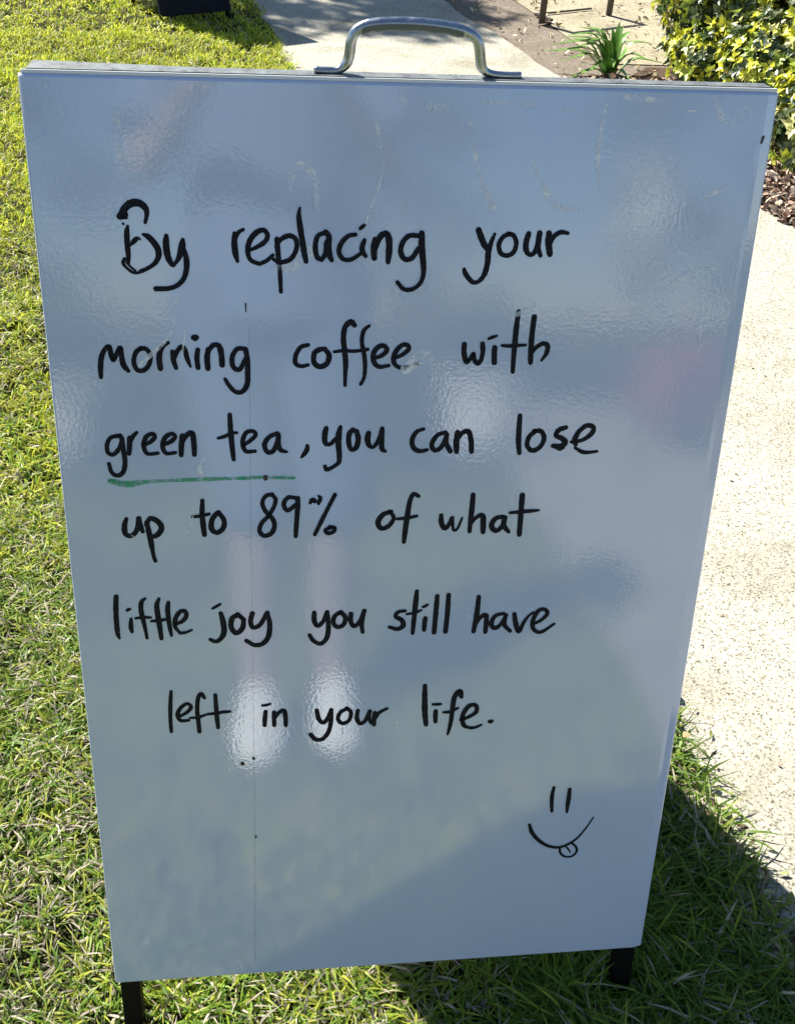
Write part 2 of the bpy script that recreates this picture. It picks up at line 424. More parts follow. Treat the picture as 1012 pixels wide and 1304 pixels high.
# front legs, under the bottom edge of the face
for x in (.0135, .5865):
    bl(box('leg', (.021, .021, .32), (x, .0215, .16-.1085), M_black, sign, .002))
bl(box('stretcher', (.552, .018, .018), (BW/2, .0215, .02), M_black, sign, .002))
# back leaf leaning the other way
BACK = Matrix.Translation((0, .2530, .8960)) @ Matrix.Rotation(ALPHA*1.15, 4, 'X')
def bk(o): o.data.transform(BACK); return o
bp = bk(box('back_panel', (BW-.012, .008, BH-.01), (BW/2+.001, -.004, -(BH-.01)/2), M_board, sign, .002))
bk(box('frame_rail', (BW-.02, .010, .012), (BW/2, -.0135, -.010), M_frame, bp, .001))
for x in (.0145, .5865):
    bk(box('leg', (.021, .021, .30), (x, -.0195, -BH+.05), M_black, sign, .002))
bk(box('stretcher', (.552, .016, .016), (BW/2, -.0195, -BH+.03), M_black, sign, .002))
for x in (.06, BW-.06):                           # hinges between the two leaves
    V, F = tube_geo([(x-.03, .2530, .8885), (x+.03, .2530, .8885)], .0035, 10)
    pyd('hinge', V, F, M_chrome, sign, True)

# carry handle: bent bar with flattened feet and a moulded finger grip under its top
zt = .9048
H_ = [(.222,.2365,zt+.003),(.236,.2365,zt+.0028),(.2425,.2365,zt+.0045),(.2475,.2365,zt+.010),(.2495,.2365,zt+.018),(.2505,.2365,zt+.028),(.2540,.2365,zt+.0360),(.2620,.2365,zt+.0410),
      (.275,.2365,zt+.0432),(.300,.2365,zt+.0440),(.325,.2365,zt+.0418),(.3390,.2365,zt+.0385),(.3475,.2365,zt+.0330),(.3508,.2365,zt+.0250),(.3525,.2365,zt+.015),(.3550,.2365,zt+.008),(.3610,.2365,zt+.0040),(.372,.2365,zt+.0028),(.386,.2365,zt+.003)]
H_ = [(x, y, zt+(z-zt)*.89+(.0003 if z < zt+.005 else 0)) for x, y, z in H_]
Hc = crom(H_, 5); hn = len(Hc)
rad = []
for q in Hc:
    foot = min(1, max(0, (q[2]-zt-.003)/.006)); top = min(1, max(0, (q[2]-zt-.031)/.006))
    rad.append(.0030+.0012*foot+.0004*top)
handle = tube('handle', Hc, rad, M_chrome, sign, 14)
gp = [q for q in Hc if q[2] > zt+.0345]
gV = []; gF = []
for i, q in enumerate(gp):
    t_ = i/(len(gp)-1); s = .0011*abs(math.sin(t_*math.pi*5))
    for k in range(10):
        a = math.pi+math.pi*k/9
        gV.append((q[0], q[1]+math.cos(a)*.0052, q[2]+math.sin(a)*(.0053+s)+.0004))
for i in range(len(gp)-1):
    for k in range(9): gF.append((i*10+k, i*10+k+1, (i+1)*10+k+1, (i+1)*10+k))
pyd('finger_grip', gV, gF, M_grip, handle, True)

# ---------------- handwriting (board coordinates in tenths of a millimetre: x, height, pen width)
WORDS = [
 ('By', [[679,8269,48,706,8316,59,749,8360,63,801,8376,61,847,8365,59,880,8330,50,885,8283,38,869,8224,29],[676,8269,57,711,8277,67,722,8258,29],[691,8218,13,697,8209,21,700,8203,12],[729,8191,25,719,8140,44,716,8044,47,718,7964,41,713,7899,29],[738,8040,19,776,8080,43,801,8099,29,824,8085,10],[847,8129,25,882,8113,45,923,8070,53,955,8014,55,957,7957,49,928,7904,39,873,7863,34,803,7834,30],[686,7931,33,673,7897,29,701,7858,24,746,7824,24,794,7824,26,853,7851,30],[704,7903,22,729,7871,20,767,7838,18],[1028,8119,39,1022,8046,55,1032,7950,51,1057,7897,46,1074,7881,30],[1074,7881,24,1116,7942,40,1139,7999,59,1152,8056,55,1157,8088,33],[1164,8015,30,1178,7934,48,1174,7853,46,1147,7774,42,1092,7720,38,1021,7695,40,919,7692,42]]),
 ('replacing', [[1571,8145,34,1568,8056,54,1575,7976,49,1588,7920,29],[1571,8096,39,1601,8149,34,1642,8175,29],[1693,8011,29,1762,8043,37,1819,8084,41,1836,8132,41,1807,8171,41,1751,8155,46,1695,8091,46,1673,8007,44,1695,7931,39,1765,7899,35],[1765,7899,35,1826,7927,35,1877,7972,30],[1912,8099,44,1920,7968,44,1932,7826,40,1937,7672,35],[1903,8039,29,1944,8099,39,2011,8129,42,2065,8100,42,2068,8020,42,2019,7939,40,1927,7908,35],[1927,7908,35,1881,7938,30],[2100,8351,19,2091,8288,39,2102,8190,49,2118,8090,49,2131,8000,49,2147,7923,40],[2304,8156,39,2243,8127,39,2223,8041,44,2237,7961,45,2274,7936,40],[2274,7936,35,2308,7991,45,2320,8082,49],[2308,8162,44,2335,8122,49,2329,8042,54,2341,7971,50,2358,7935,40],[2553,8144,35,2492,8130,37,2437,8073,42,2417,8002,42,2453,7944,40,2521,7942,35,2596,7989,30],[2627,8099,35,2608,8044,45,2612,8004,45,2638,7969,35],[2589,8191,30,2605,8205,34,2623,8219,29],[2713,8106,45,2705,8035,55,2710,7954,50],[2709,8015,45,2738,8096,50,2774,8146,50,2815,8147,50,2831,8086,55,2831,8005,55,2825,7920,40],[3067,8139,40,2997,8138,42,2945,8087,45,2928,8012,45,2961,7949,45,3024,7956,43,3077,8038,40],[3099,8159,50,3103,8058,55,3118,7936,51,3126,7833,41,3102,7749,36,3037,7697,36,2963,7697,36,2909,7753,36]]),
 ('your', [[3574,8188,55,3601,8124,55,3635,8059,51,3665,8022,36],[3712,8159,25,3687,8094,40,3667,8012,51,3665,7919,51,3645,7825,46,3602,7766,36,3553,7756,39,3509,7793,44,3479,7835,44,3469,7866,31],[3834,8160,40,3784,8135,40,3752,8074,41,3772,8002,41,3830,7982,41,3883,8013,41,3899,8085,41,3873,8146,40,3824,8162,40],[3999,8164,46,3983,8096,51,3986,8035,51,4013,7994,41,4053,8000,41,4081,8066,46,4092,8169,51],[4091,8128,41,4089,8046,46,4114,7984,36],[4172,8169,51,4174,8098,61,4183,8047,56,4194,7995,51],[4185,8077,36,4213,8139,41,4257,8174,41,4289,8179,41,4332,8171,31]]),
 ('morning', [[419,6940,36,422,7023,46,438,7119,46,471,7183,41,508,7208,40,517,7140,46,533,7091,41,561,7140,38,596,7198,43,602,7119,46,615,7043,51,648,6996,36],[768,7193,41,721,7155,41,699,7075,41,723,7004,41,782,7004,41,829,7064,41,836,7139,41,805,7186,41,754,7189,41],[915,7016,52,910,7107,51,927,7182,46],[922,7167,36,954,7214,38,992,7239,31],[1024,7160,41,1028,7085,46,1045,7020,36],[1036,7106,36,1066,7171,41,1103,7203,43,1128,7170,46,1144,7095,41,1166,7030,21],[1233,7177,41,1223,7106,46,1228,7021,42],[1205,7281,51,1215,7281,61,1226,7284,46],[1311,7014,47,1308,7105,52,1322,7181,46],[1321,7166,36,1365,7217,44,1412,7208,46,1428,7137,52,1431,7044,47],[1629,7184,41,1563,7184,41,1519,7115,44,1524,7028,44,1578,7006,42,1631,7104,36],[1633,7184,41,1645,7082,47,1644,6973,47,1637,6873,48,1593,6807,42,1534,6807,40,1483,6863,37,1453,6919,32]]),
 ('coffee', [[2160,7217,37,2095,7196,39,2054,7124,42,2053,7054,42,2100,7030,37,2159,7041,32],[2259,7178,45,2213,7145,47,2210,7062,47,2259,7025,48,2319,7053,48,2338,7123,47,2302,7182,42],[2302,7182,42,2249,7178,42],[2554,7387,42,2522,7415,52,2474,7372,47,2460,7275,47,2472,7156,47,2481,7057,48,2478,6946,37,2477,6857,32],[2380,7156,26,2465,7166,32,2561,7162,32,2668,7177,32],[2679,7383,26,2633,7340,37,2618,7242,39,2641,7122,40,2649,7012,37,2640,6923,32,2613,6867,32],[2734,7100,32,2791,7122,40,2833,7165,42,2817,7203,42,2768,7203,45,2722,7148,48,2724,7067,45,2772,7022,40,2854,7033,32],[2906,7099,32,2970,7130,37,3022,7176,40,3010,7215,40,2957,7209,40,2905,7143,45,2896,7066,43,2941,7017,38,3023,7017,32,3114,7049,24]]),
 ('with', [[3506,7219,48,3508,7141,48,3532,7063,46,3566,7092,38,3590,7137,38,3604,7079,43,3634,7047,43,3663,7085,41,3672,7152,43,3670,7185,48,3665,7225,43],[3775,7189,48,3775,7129,49,3780,7056,49],[3717,7269,27,3751,7282,32,3788,7295,21],[3964,7508,37,3954,7382,48,3950,7206,49,3949,7095,43,3950,6971,41],[3838,7207,27,3915,7204,35,3981,7209,32,4047,7211,27],[4104,7459,48,4097,7328,48,4097,7184,49,4103,7054,44],[4104,7135,33,4143,7190,38,4200,7224,41,4242,7206,46,4241,7143,41,4200,7072,22]]),
 ('green', [[522,6417,40,457,6400,40,421,6338,40,423,6262,40,471,6246,40,521,6302,40,548,6371,40,537,6421,40],[550,6398,40,554,6290,46,561,6175,46,539,6081,44,487,6045,41,440,6076,38,422,6160,35],[615,6398,43,610,6324,48,600,6251,43],[610,6336,35,641,6404,40,679,6445,32],[741,6334,35,792,6359,40,830,6402,40,811,6432,38,756,6403,43,730,6323,43,757,6248,38,849,6251,33],[905,6332,35,961,6356,41,1002,6399,40,980,6430,38,921,6400,43,891,6320,43,917,6250,38,998,6254,33],[1066,6410,49,1053,6318,49,1046,6230,44],[1056,6341,38,1103,6414,46,1150,6432,49,1161,6340,49,1160,6233,44]]),
 ('tea', [[1479,6599,38,1482,6451,49,1490,6300,49,1499,6181,41],[1373,6383,27,1433,6401,35,1486,6428,35,1535,6432,27],[1586,6315,36,1647,6356,38,1696,6407,41,1676,6444,38,1615,6431,41,1582,6346,44,1606,6259,41,1688,6258,33],[1887,6423,41,1815,6389,44,1772,6320,47,1795,6249,44,1849,6260,44,1895,6365,41],[1896,6411,44,1892,6318,50,1915,6264,44,1965,6247,28]]),
 ('comma', [[2148,6303,33,2145,6268,47,2123,6228,42,2096,6195,28]]),
 ('you', [[2314,6465,47,2303,6410,52,2301,6351,50,2312,6314,42],[2312,6314,39,2353,6316,39,2397,6362,42],[2440,6476,36,2426,6408,55,2423,6315,56,2431,6220,50,2428,6143,45,2393,6108,37,2348,6081,39,2315,6073,42,2304,6103,37],[2550,6448,44,2518,6407,50,2515,6325,47,2536,6264,45,2580,6277,48,2599,6359,50,2584,6430,47],[2584,6430,42,2547,6448,41],[2689,6414,50,2681,6358,56,2696,6299,48,2730,6281,36,2768,6322,42,2798,6392,47,2810,6456,42],[2810,6439,47,2807,6333,50,2814,6262,48,2842,6240,31]]),
 ('can', [[3180,6447,34,3118,6420,42,3081,6345,48,3097,6269,48,3154,6237,45,3221,6248,34],[3379,6412,39,3306,6385,42,3260,6300,48,3289,6242,45,3349,6275,45,3395,6388,42],[3390,6400,42,3393,6305,48,3432,6231,46],[3489,6411,51,3483,6316,57,3489,6225,46],[3488,6340,40,3530,6403,45,3586,6419,48,3615,6338,51,3626,6223,46]]),
 ('lose', [[4047,6564,45,4048,6427,51,4053,6308,52,4068,6205,40],[4200,6414,46,4147,6360,46,4135,6278,46,4188,6227,46,4259,6265,46,4286,6348,46,4251,6413,46,4189,6414,46],[4478,6446,43,4418,6423,49,4395,6371,46,4456,6339,49,4487,6302,55,4451,6267,55,4374,6270,46],[4404,6246,17,4443,6231,23,4480,6249,17],[4544,6306,35,4647,6324,40,4727,6388,46,4732,6448,46,4668,6461,46,4604,6409,46],[4604,6409,46,4572,6330,52,4586,6282,46],[4585,6248,29,4654,6208,41,4718,6202,35,4794,6211,26]]),
 ('up', [[532,5628,36,511,5560,51,513,5481,51,554,5458,48,603,5492,45,631,5564,48,641,5628,51],[643,5615,42,648,5550,57,667,5497,39],[708,5588,45,720,5496,51,733,5390,52,742,5297,40,750,5236,37,760,5202,40],[701,5562,39,740,5626,48,802,5599,54,835,5532,54,793,5461,52,720,5441,39]]),
 ('to', [[1209,5792,39,1201,5665,48,1205,5554,51,1212,5452,46],[1114,5633,28,1185,5641,37,1263,5659,34],[1334,5667,48,1287,5602,51,1279,5511,52,1326,5472,49,1381,5513,49,1393,5592,49,1348,5674,45]]),
 ('89%', [[1833,5835,40,1778,5829,40,1741,5764,40,1763,5682,43,1818,5615,46,1846,5539,46,1819,5457,47,1751,5429,47,1709,5480,43,1731,5559,43,1796,5632,40,1847,5725,40,1861,5793,40],[1861,5793,40,1827,5843,40],[2049,5799,40,1973,5806,43,1932,5743,43,1965,5678,43,2039,5733,40],[2060,5799,46,2054,5671,49,2044,5535,46,2036,5417,41],[2170,5748,29,2190,5779,46,2212,5766,46],[2242,5820,17,2262,5795,40,2246,5741,35],[2394,5824,40,2332,5695,40,2273,5567,41,2211,5430,38],[2355,5500,41,2309,5471,41,2332,5440,41,2382,5456,41,2391,5494,41,2348,5505,41]]),
 ('of', [[2911,5645,44,2836,5617,50,2792,5542,53,2823,5478,50,2892,5502,47,2936,5582,41,2895,5653,35],[3159,5796,38,3113,5817,44,3081,5748,47,3062,5599,53,3048,5460,53,3038,5333,42],[2966,5571,29,3063,5579,38,3150,5597,29]]),
 ('what', [[3378,5597,44,3383,5521,54,3416,5464,48,3454,5501,42,3481,5569,42,3486,5574,30],[3484,5564,36,3499,5449,30,3538,5461,27,3575,5567,24],[3665,5799,47,3663,5674,53,3656,5535,48,3653,5428,42],[3656,5497,30,3711,5572,39,3766,5588,51,3778,5506,57,3781,5417,48],[3962,5571,45,3893,5555,48,3857,5484,54,3901,5427,48,3958,5472,45,3986,5565,42],[3979,5566,45,3976,5481,54,4026,5413,36],[4128,5785,53,4129,5613,54,4130,5382,49],[4026,5610,30,4124,5618,39,4218,5624,39,4296,5630,24]]),
 ('little', [[382,4842,48,370,4710,51,365,4581,49,367,4451,47,379,4395,25],[500,4603,32,495,4549,44,493,4506,47,498,4462,34],[470,4693,29,485,4704,36,499,4707,24],[645,4815,24,609,4782,43,597,4702,48,610,4583,46,623,4485,37,632,4391,32],[542,4607,27,612,4615,37,681,4611,27],[768,4808,29,744,4740,49,747,4632,54,757,4501,52,764,4380,40],[852,4768,36,840,4693,49,843,4585,47,850,4487,42,859,4410,30],[683,4572,29,762,4577,34,833,4591,32],[908,4534,34,966,4559,42,1006,4612,44,999,4666,42,953,4663,44,907,4594,44,898,4507,39,940,4434,30],[940,4434,35,992,4438,30,1052,4463,22]]),
 ('joy', [[1327,4634,42,1346,4531,55,1349,4423,55,1311,4351,49,1264,4328,43,1218,4352,40],[1253,4687,27,1288,4707,33,1326,4730,27],[1488,4612,52,1431,4574,52,1419,4480,52,1463,4413,52,1523,4463,52,1538,4557,46],[1538,4557,46,1484,4618,46],[1621,4621,49,1602,4536,49,1624,4467,46,1690,4497,46,1761,4624,46],[1761,4624,43,1781,4502,49,1767,4366,53,1709,4286,50,1630,4275,47,1557,4325,43]]),
 ('you', [[2203,4609,46,2203,4522,53,2236,4463,47,2288,4511,44,2326,4610,46],[2326,4610,43,2338,4468,50,2324,4331,50,2264,4264,47,2195,4300,44,2157,4365,41],[2450,4605,46,2396,4561,47,2387,4488,47,2428,4443,47,2482,4468,47,2501,4544,47,2458,4605,46],[2553,4583,50,2551,4501,50,2588,4445,44,2642,4506,44,2681,4613,47],[2676,4592,44,2657,4470,47,2668,4378,38]]),
 ('still', [[3071,4597,38,3007,4588,41,2984,4540,44,3043,4497,50,3059,4436,54,3005,4399,48,2927,4424,38],[3179,4810,43,3172,4683,53,3163,4520,50,3154,4346,41],[3089,4561,25,3168,4575,35,3228,4600,25],[3272,4511,47,3267,4447,48,3265,4378,45],[3245,4635,28,3267,4645,34,3290,4660,25],[3378,4750,47,3372,4554,51,3364,4347,48],[3488,4759,47,3486,4563,51,3476,4353,48]]),
 ('have', [[3783,4728,47,3775,4539,54,3754,4343,48],[3761,4401,35,3811,4497,42,3864,4523,51,3874,4439,51,3871,4333,45],[4040,4536,38,3958,4511,45,3924,4423,51,3965,4374,48,4023,4420,45,4066,4515,42],[4061,4516,45,4056,4410,48,4118,4335,39],[4147,4526,45,4166,4428,52,4204,4326,49,4246,4425,39,4290,4499,29,4336,4539,26],[4347,4408,32,4418,4447,39,4474,4515,42,4448,4566,42,4384,4554,45,4338,4450,48,4351,4351,45,4430,4312,39,4554,4400,29]]),
 ('left', [[820,3786,35,805,3632,42,796,3473,42,796,3317,36],[878,3492,36,952,3532,42,1000,3593,42,969,3638,38,907,3598,42,867,3519,45,892,3445,42,971,3443,36],[1134,3697,35,1105,3747,45,1072,3691,45,1058,3547,45,1064,3415,46,1068,3303,43],[985,3469,26,1064,3474,36,1137,3499,29],[1240,3726,42,1242,3582,45,1246,3450,46,1252,3341,39],[1150,3505,29,1234,3512,39,1312,3523,39,1375,3526,29]]),
 ('in', [[1721,3506,46,1712,3427,49,1708,3347,43],[1691,3580,29,1730,3584,33,1769,3597,26],[1804,3496,46,1802,3413,46,1803,3339,43],[1805,3422,36,1855,3493,43,1902,3511,49,1915,3431,49,1916,3333,43]]),
 ('your', [[2225,3498,46,2242,3400,50,2287,3347,47,2332,3395,47,2368,3497,46],[2368,3497,43,2366,3364,47,2342,3236,47,2287,3155,47,2217,3146,47,2162,3210,47],[2527,3504,43,2460,3463,43,2436,3384,43,2481,3328,44,2548,3364,43,2564,3458,43,2522,3510,43],[2634,3478,43,2625,3381,47,2661,3316,44,2715,3361,44,2753,3463,47],[2751,3449,40,2750,3374,40,2766,3314,30],[2804,3440,47,2798,3372,50,2799,3297,47],[2803,3357,34,2846,3438,40,2925,3485,33]]),
 ('life', [[3299,3741,46,3303,3570,60,3312,3406,61,3328,3270,51],[3420,3431,47,3420,3371,51,3423,3301,44],[3389,3513,30,3424,3511,37,3470,3512,30],[3673,3588,47,3657,3657,60,3605,3591,57,3590,3437,51,3583,3317,48,3572,3227,41,3556,3142,28],[3500,3412,30,3570,3417,41,3645,3456,30],[3683,3312,41,3763,3344,44,3836,3401,48,3827,3480,47,3756,3474,51,3700,3366,51,3717,3244,48,3791,3206,34],[3791,3206,41,3842,3213,34,3897,3240,28]]),
 ('full stop', [[3983,3276,48,3993,3275,55,4003,3278,48]]),
 ('smiley face', [[4732,2396,36,4723,2298,45,4726,2191,45,4739,2077,36],[4907,2362,42,4908,2260,51,4905,2153,48,4906,2052,27],[4506,1915,37,4544,1802,49,4627,1691,46,4735,1608,40,4856,1577,37,4965,1617,34,5059,1697,28,5143,1830,22,5209,1969,18],[4872,1567,28,4885,1498,28,4943,1443,28,5023,1443,28,5067,1505,28,5053,1571,28,5002,1628,28],[4936,1585,19,4967,1549,22,4999,1496,13]]),
]
UNDERLINE = [[413,5996,44,492,5976,60,598,5962,55,653,5973,55,718,5981,39,923,5990,36,1249,5998,36,1576,6002,34,1752,6008,34,1929,6000,31,2030,5996,28],[414,6006,27,472,5993,38,535,5975,22]]


def ribbon(flat, h, step=6, wob=0.0):
    P = [(flat[i]*1e-4, flat[i+1]*1e-4, flat[i+2]*1e-4) for i in range(0, len(flat), 3)]
    Q = crom(P, step); V = []; F = []; n = len(Q)
    Lp = []; 
    for i in range(n):
        a = Q[max(i-1, 0)]; b = Q[min(i+1, n-1)]; t = (b-a)[:2]; t = t/(np.linalg.norm(t)+1e-9)
        w = max(Q[i][2], 4e-4)*.5*(1+wob*rnd.uniform(-1, 1))
        Lp.append((Q[i][0], Q[i][1], -t[1]*w, t[0]*w, t[0]*w, t[1]*w))
    def end(e, sgn):                                # rounded pen ends
        x, z, nx_, nz_, tx, tz = e; out = []
        for k in range(1, 6):
            a = math.pi*k/6
            out.append((x+nx_*math.cos(a)*1+sgn*tx*math.sin(a), z+nz_*math.cos(a)+sgn*tz*math.sin(a)))
        return out
    for (x, z, nx_, nz_, tx, tz) in Lp: V += [(x+nx_, -h, z+nz_), (x-nx_, -h, z-nz_)]
    for i in range(n-1): F.append((2*i, 2*i+1, 2*i+3, 2*i+2))
    for e, sgn, i in ((Lp[0], -1, 0), (Lp[-1], 1, n-1)):
        k = len(V); cap = end(e, sgn); V += [(x, -h, z) for x, z in cap]
        F.append(tuple([2*i]+list(range(k, k+5))+[2*i+1]))
    return V, F

word_labels = {'comma': 'small slanted comma after tea', 'full stop': 'full stop ending the message', 'smiley face': 'drawn smiling face with two upright eyes and tongue out'}
for name, strokes in WORDS:
    kind = 'punctuation_mark' if name in ('comma', 'full stop') else ('smiley_drawing' if name == 'smiley face' else 'written_word')
    V, F = merge([ribbon(s, .00025+.00003*i, 6, .06) for i, s in enumerate(strokes)])
    o = bl(pyd(kind, V, F, M_ink, panel))
    o['label'] = word_labels.get(name, 'black handwritten "%s"' % name)
V, F = merge([ribbon(s, .0003+.00003*i, 8, .18) for i, s in enumerate(UNDERLINE)])
tag(bl(pyd('underline', V, F, pgi, panel)), 'wavering green underline below green tea')

# ---------------- wear on the face
def mark(name, segs, m, label=None, h=.0002):
    parts = []
    for i, s in enumerate(segs):
        parts.append(ribbon([v for p_ in s for v in (p_[0]*1e4, p_[1]*1e4, p_[2]*1e4)], h+.00002*i, 5))
    V, F = merge(parts); o = bl(pyd(name, V, F, m, panel))
    if len(segs) > 1: o['kind'] = 'stuff'
    if label: o['label'] = label
    return o
mark('crease', [[(.1670,.742,.0005),(.1640,.60,.0006),(.1610,.40,.0006),(.1575,.20,.0010),(.1535,.02,.0012)]], M_crease, 'faint upright crease line', .00012)
mark('grime_spot', [[(.1644,.7570,.0014),(.1645,.7500,.0008)], [(.1773,.6010,.0042),(.1773,.5995,.0042)], [(.1589,.2950,.0030),(.1590,.2945,.0030)],
      [(.1477,.2897,.0042),(.1478,.2890,.0042)], [(.1587,.1960,.0022),(.1587,.1940,.0016)], [(.5908,.8965,.0022),(.5898,.8915,.0014)]], M_grime, 'small dark specks', .00045)
mark('scratch', [[(.5480,.8480,.0012),(.5560,.8520,.0036),(.5660,.8565,.0016)], [(.0200,.9235,.0016),(.0210,.9225,.002)],[(.1380,.9245,.003),(.1383,.9240,.003)],
     [(.4180,.9140,.0012),(.4290,.9130,.0014)], [(.5240,.9150,.0020),(.5330,.9160,.0010)],
     [(.3020,.3390,.0012),(.3035,.3290,.0020),(.3045,.3180,.0008)], [(.2480,.3260,.002),(.2485,.3190,.001)], [(.3700,.4600,.0012),(.3690,.4470,.001)],
     [(.1000,.5400,.0008),(.1080,.5520,.0010),(.1120,.5640,.0006)], [(.0560,.5470,.001),(.0600,.5440,.001)]], M_scratch, 'short pale scratches')
sm = []
def smear(*p_): sm.append(list(p_))
smear((.345,.905,.002),(.352,.875,.004),(.362,.845,.003)); smear((.362,.850,.003),(.368,.838,.006),(.372,.845,.002))
smear((.392,.885,.002),(.405,.862,.003),(.420,.840,.006),(.445,.835,.003)); smear((.455,.920,.002),(.452,.880,.004),(.458,.850,.002))
smear((.470,.925,.004),(.485,.924,.005),(.500,.922,.002)); smear((.545,.925,.003),(.552,.912,.006),(.560,.905,.003),(.572,.918,.004),(.578,.908,.002))
smear((.270,.905,.003),(.276,.865,.002),(.262,.820,.002)); smear((.290,.920,.004),(.292,.917,.005)); smear((.312,.914,.006),(.322,.913,.006))
smear((.355,.918,.003),(.395,.917,.004)); smear((.200,.845,.004),(.206,.865,.006),(.214,.868,.006),(.222,.858,.005),(.224,.835,.003))
smear((.215,.800,.012),(.205,.790,.010),(.190,.786,.006)); smear((.075,.705,.004),(.100,.730,.003),(.108,.760,.002))
smear((.530,.775,.003),(.545,.785,.004),(.565,.788,.003)); smear((.556,.775,.002),(.560,.740,.003),(.562,.715,.002))
smear((.395,.748,.004),(.410,.755,.003)); smear((.440,.752,.003),(.455,.748,.005)); smear((.300,.700,.009),(.315,.712,.012),(.325,.706,.006))
smear((.070,.905,.006),(.071,.885,.005),(.070,.860,.003)); smear((.108,.700,.002),(.114,.735,.001)); smear((.122,.600,.002),(.120,.612,.004),(.125,.620,.002))
mark('smear', sm, M_smear, 'pale dry eraser smears', .00015)

# ------------------------------------------------------------ small bark chip on the path by the board
V = []; F = []
bc = [(-.011,-.004,0),(.006,-.007,.001),(.012,.004,0),(-.006,.008,.001),(-.009,-.003,.008),(.005,-.005,.012),(.009,.003,.009),(-.005,.006,.007)]
V = [(x+.803, y+.455, z+.006) for x, y, z in bc]; F = [(0,3,2,1),(4,5,6,7),(0,1,5,4),(1,2,6,5),(2,3,7,6),(3,0,4,7)]
tag(pyd('bark_chip', V, F, M_bark), 'tiny dark bark chip on the path close to the right edge of the board', 'bark chip')

# ------------------------------------------------------------ dark sign at the back of the lawn
s2 = empty('lawn_sign', (-.26, 4.41, 0), R_(27))
tag(s2, 'small dark navy A-frame sign on thin legs at the top of the lawn', 'sign')
l2 = Matrix.Rotation(R_(-15), 4, 'X'); l3 = Matrix.Translation((0, .36, 0)) @ Matrix.Rotation(R_(15), 4, 'X')
def tr(o, mt): o.data.transform(mt); return o
tr(box('panel', (.335, .014, .66), (.1675, 0, .025+.33), M_navy, s2, .003), l2)
tr(box('back_panel', (.335, .014, .66), (.1675, 0, .025+.33), M_navy, s2, .003), l3)
for x in (.010, .325):
    tr(box('leg', (.014, .012, .12), (x, .014, .05), M_black, s2, .001), l2)
    tr(box('leg', (.014, .012, .12), (x, -.014, .05), M_black, s2, .001), l3)

# ------------------------------------------------------------ low brown metal frame on the leafy ground
s3 = empty('metal_frame', (1.470, 4.62, 0), R_(26))
tag(s3, 'low brown flat-bar metal frame standing on pale leafy ground behind the strappy plant', 'frame')
box('post', (.032, .012, .17), (0, 0, .085), M_brownmetal, s3, .001)
box('post', (.032, .012, .17), (.43, .02, .085), M_brownmetal, s3, .001)
box('foot', (.050, .030, .006), (.041, 0, .004), M_brownmetal, s3, .001)  # this foot and the two ground bars stand in for an L-shaped shadow
box('shadow_side_bar', (.018, .125, .012), (.066, .07, .007), M_brownmetal, s3, .001)
box('shadow_bar', (.345, .008, .008), (.240, .130, .006), M_brownmetal, s3, .001)
box('top_rail', (.462, .012, .020), (.215, .010, .178), M_brownmetal, s3, .001)

# ------------------------------------------------------------ leaves: generic builder
def leaf_cloud(centres, normals, nleaf, L, W_, cols, seed, spread=1.0, curl=.35):
    """a rosette of folded leaves round every centre, facing its normal"""
    r = np.random.RandomState(seed); n = len(centres); N = n*nleaf
    c = np.repeat(centres, nleaf, 0); nm = np.repeat(normals, nleaf, 0); nm /= np.linalg.norm(nm, axis=1)[:,None]
    ref = r.normal(0, 1, (N, 3)); t = np.cross(nm, ref); t /= np.linalg.norm(t, axis=1)[:,None]
    tilt = r.uniform(.15, 1.0, N)[:,None]*spread
    d = t*np.cos(1-tilt)+nm*np.sin(1-tilt)*.9; d /= np.linalg.norm(d, axis=1)[:,None]
    s = np.cross(d, nm); s /= np.linalg.norm(s, axis=1)[:,None]; u = np.cross(s, d)
    l = (L*r.uniform(.65, 1.2, N))[:,None]; w = (W_*r.uniform(.7, 1.2, N))[:,None]; cu = curl*r.uniform(.2, 1.4, N)[:,None]
    V = np.zeros((N, 6, 3))
    V[:,0] = c+d*l*.05
    V[:,1] = c+d*l*.45+s*w*.5+u*w*.18; V[:,2] = c+d*l*.45-s*w*.5+u*w*.18
    V[:,3] = c+d*l*.5-u*l*cu*.1
    V[:,4] = c+d*l-u*l*cu*.45; V[:,5] = c+d*l*.8-u*l*cu*.25
    T0 = np.array([[0,1,3],[0,3,2],[1,4,3],[3,4,2]])
    V = V[:, :5]
    T = (T0[None]+np.arange(N)[:,None,None]*5).reshape(-1, 3)
    cols = np.array(cols); i = np.repeat(r.randint(0, len(cols), n), nleaf)
    C = cols[i]*r.uniform(.7, 1.3, (N, 1))
    Cv = np.repeat(C[:,None], 5, 1)
    return V.reshape(-1, 3), T, Cv.reshape(-1, 3)

def blobpts(r, n, c, rad, shell=.72):
    d = r.normal(0, 1, (n, 3)); d /= np.linalg.norm(d, axis=1)[:,None]
    k = r.uniform(shell, 1, (n, 1))*(1+.14*np.sin(d[:,:1]*7+c[0]*3)*np.cos(d[:,1:2]*6+d[:,2:]*5))
    p_ = np.array(c)+d*np.array(rad)*k; return p_, d

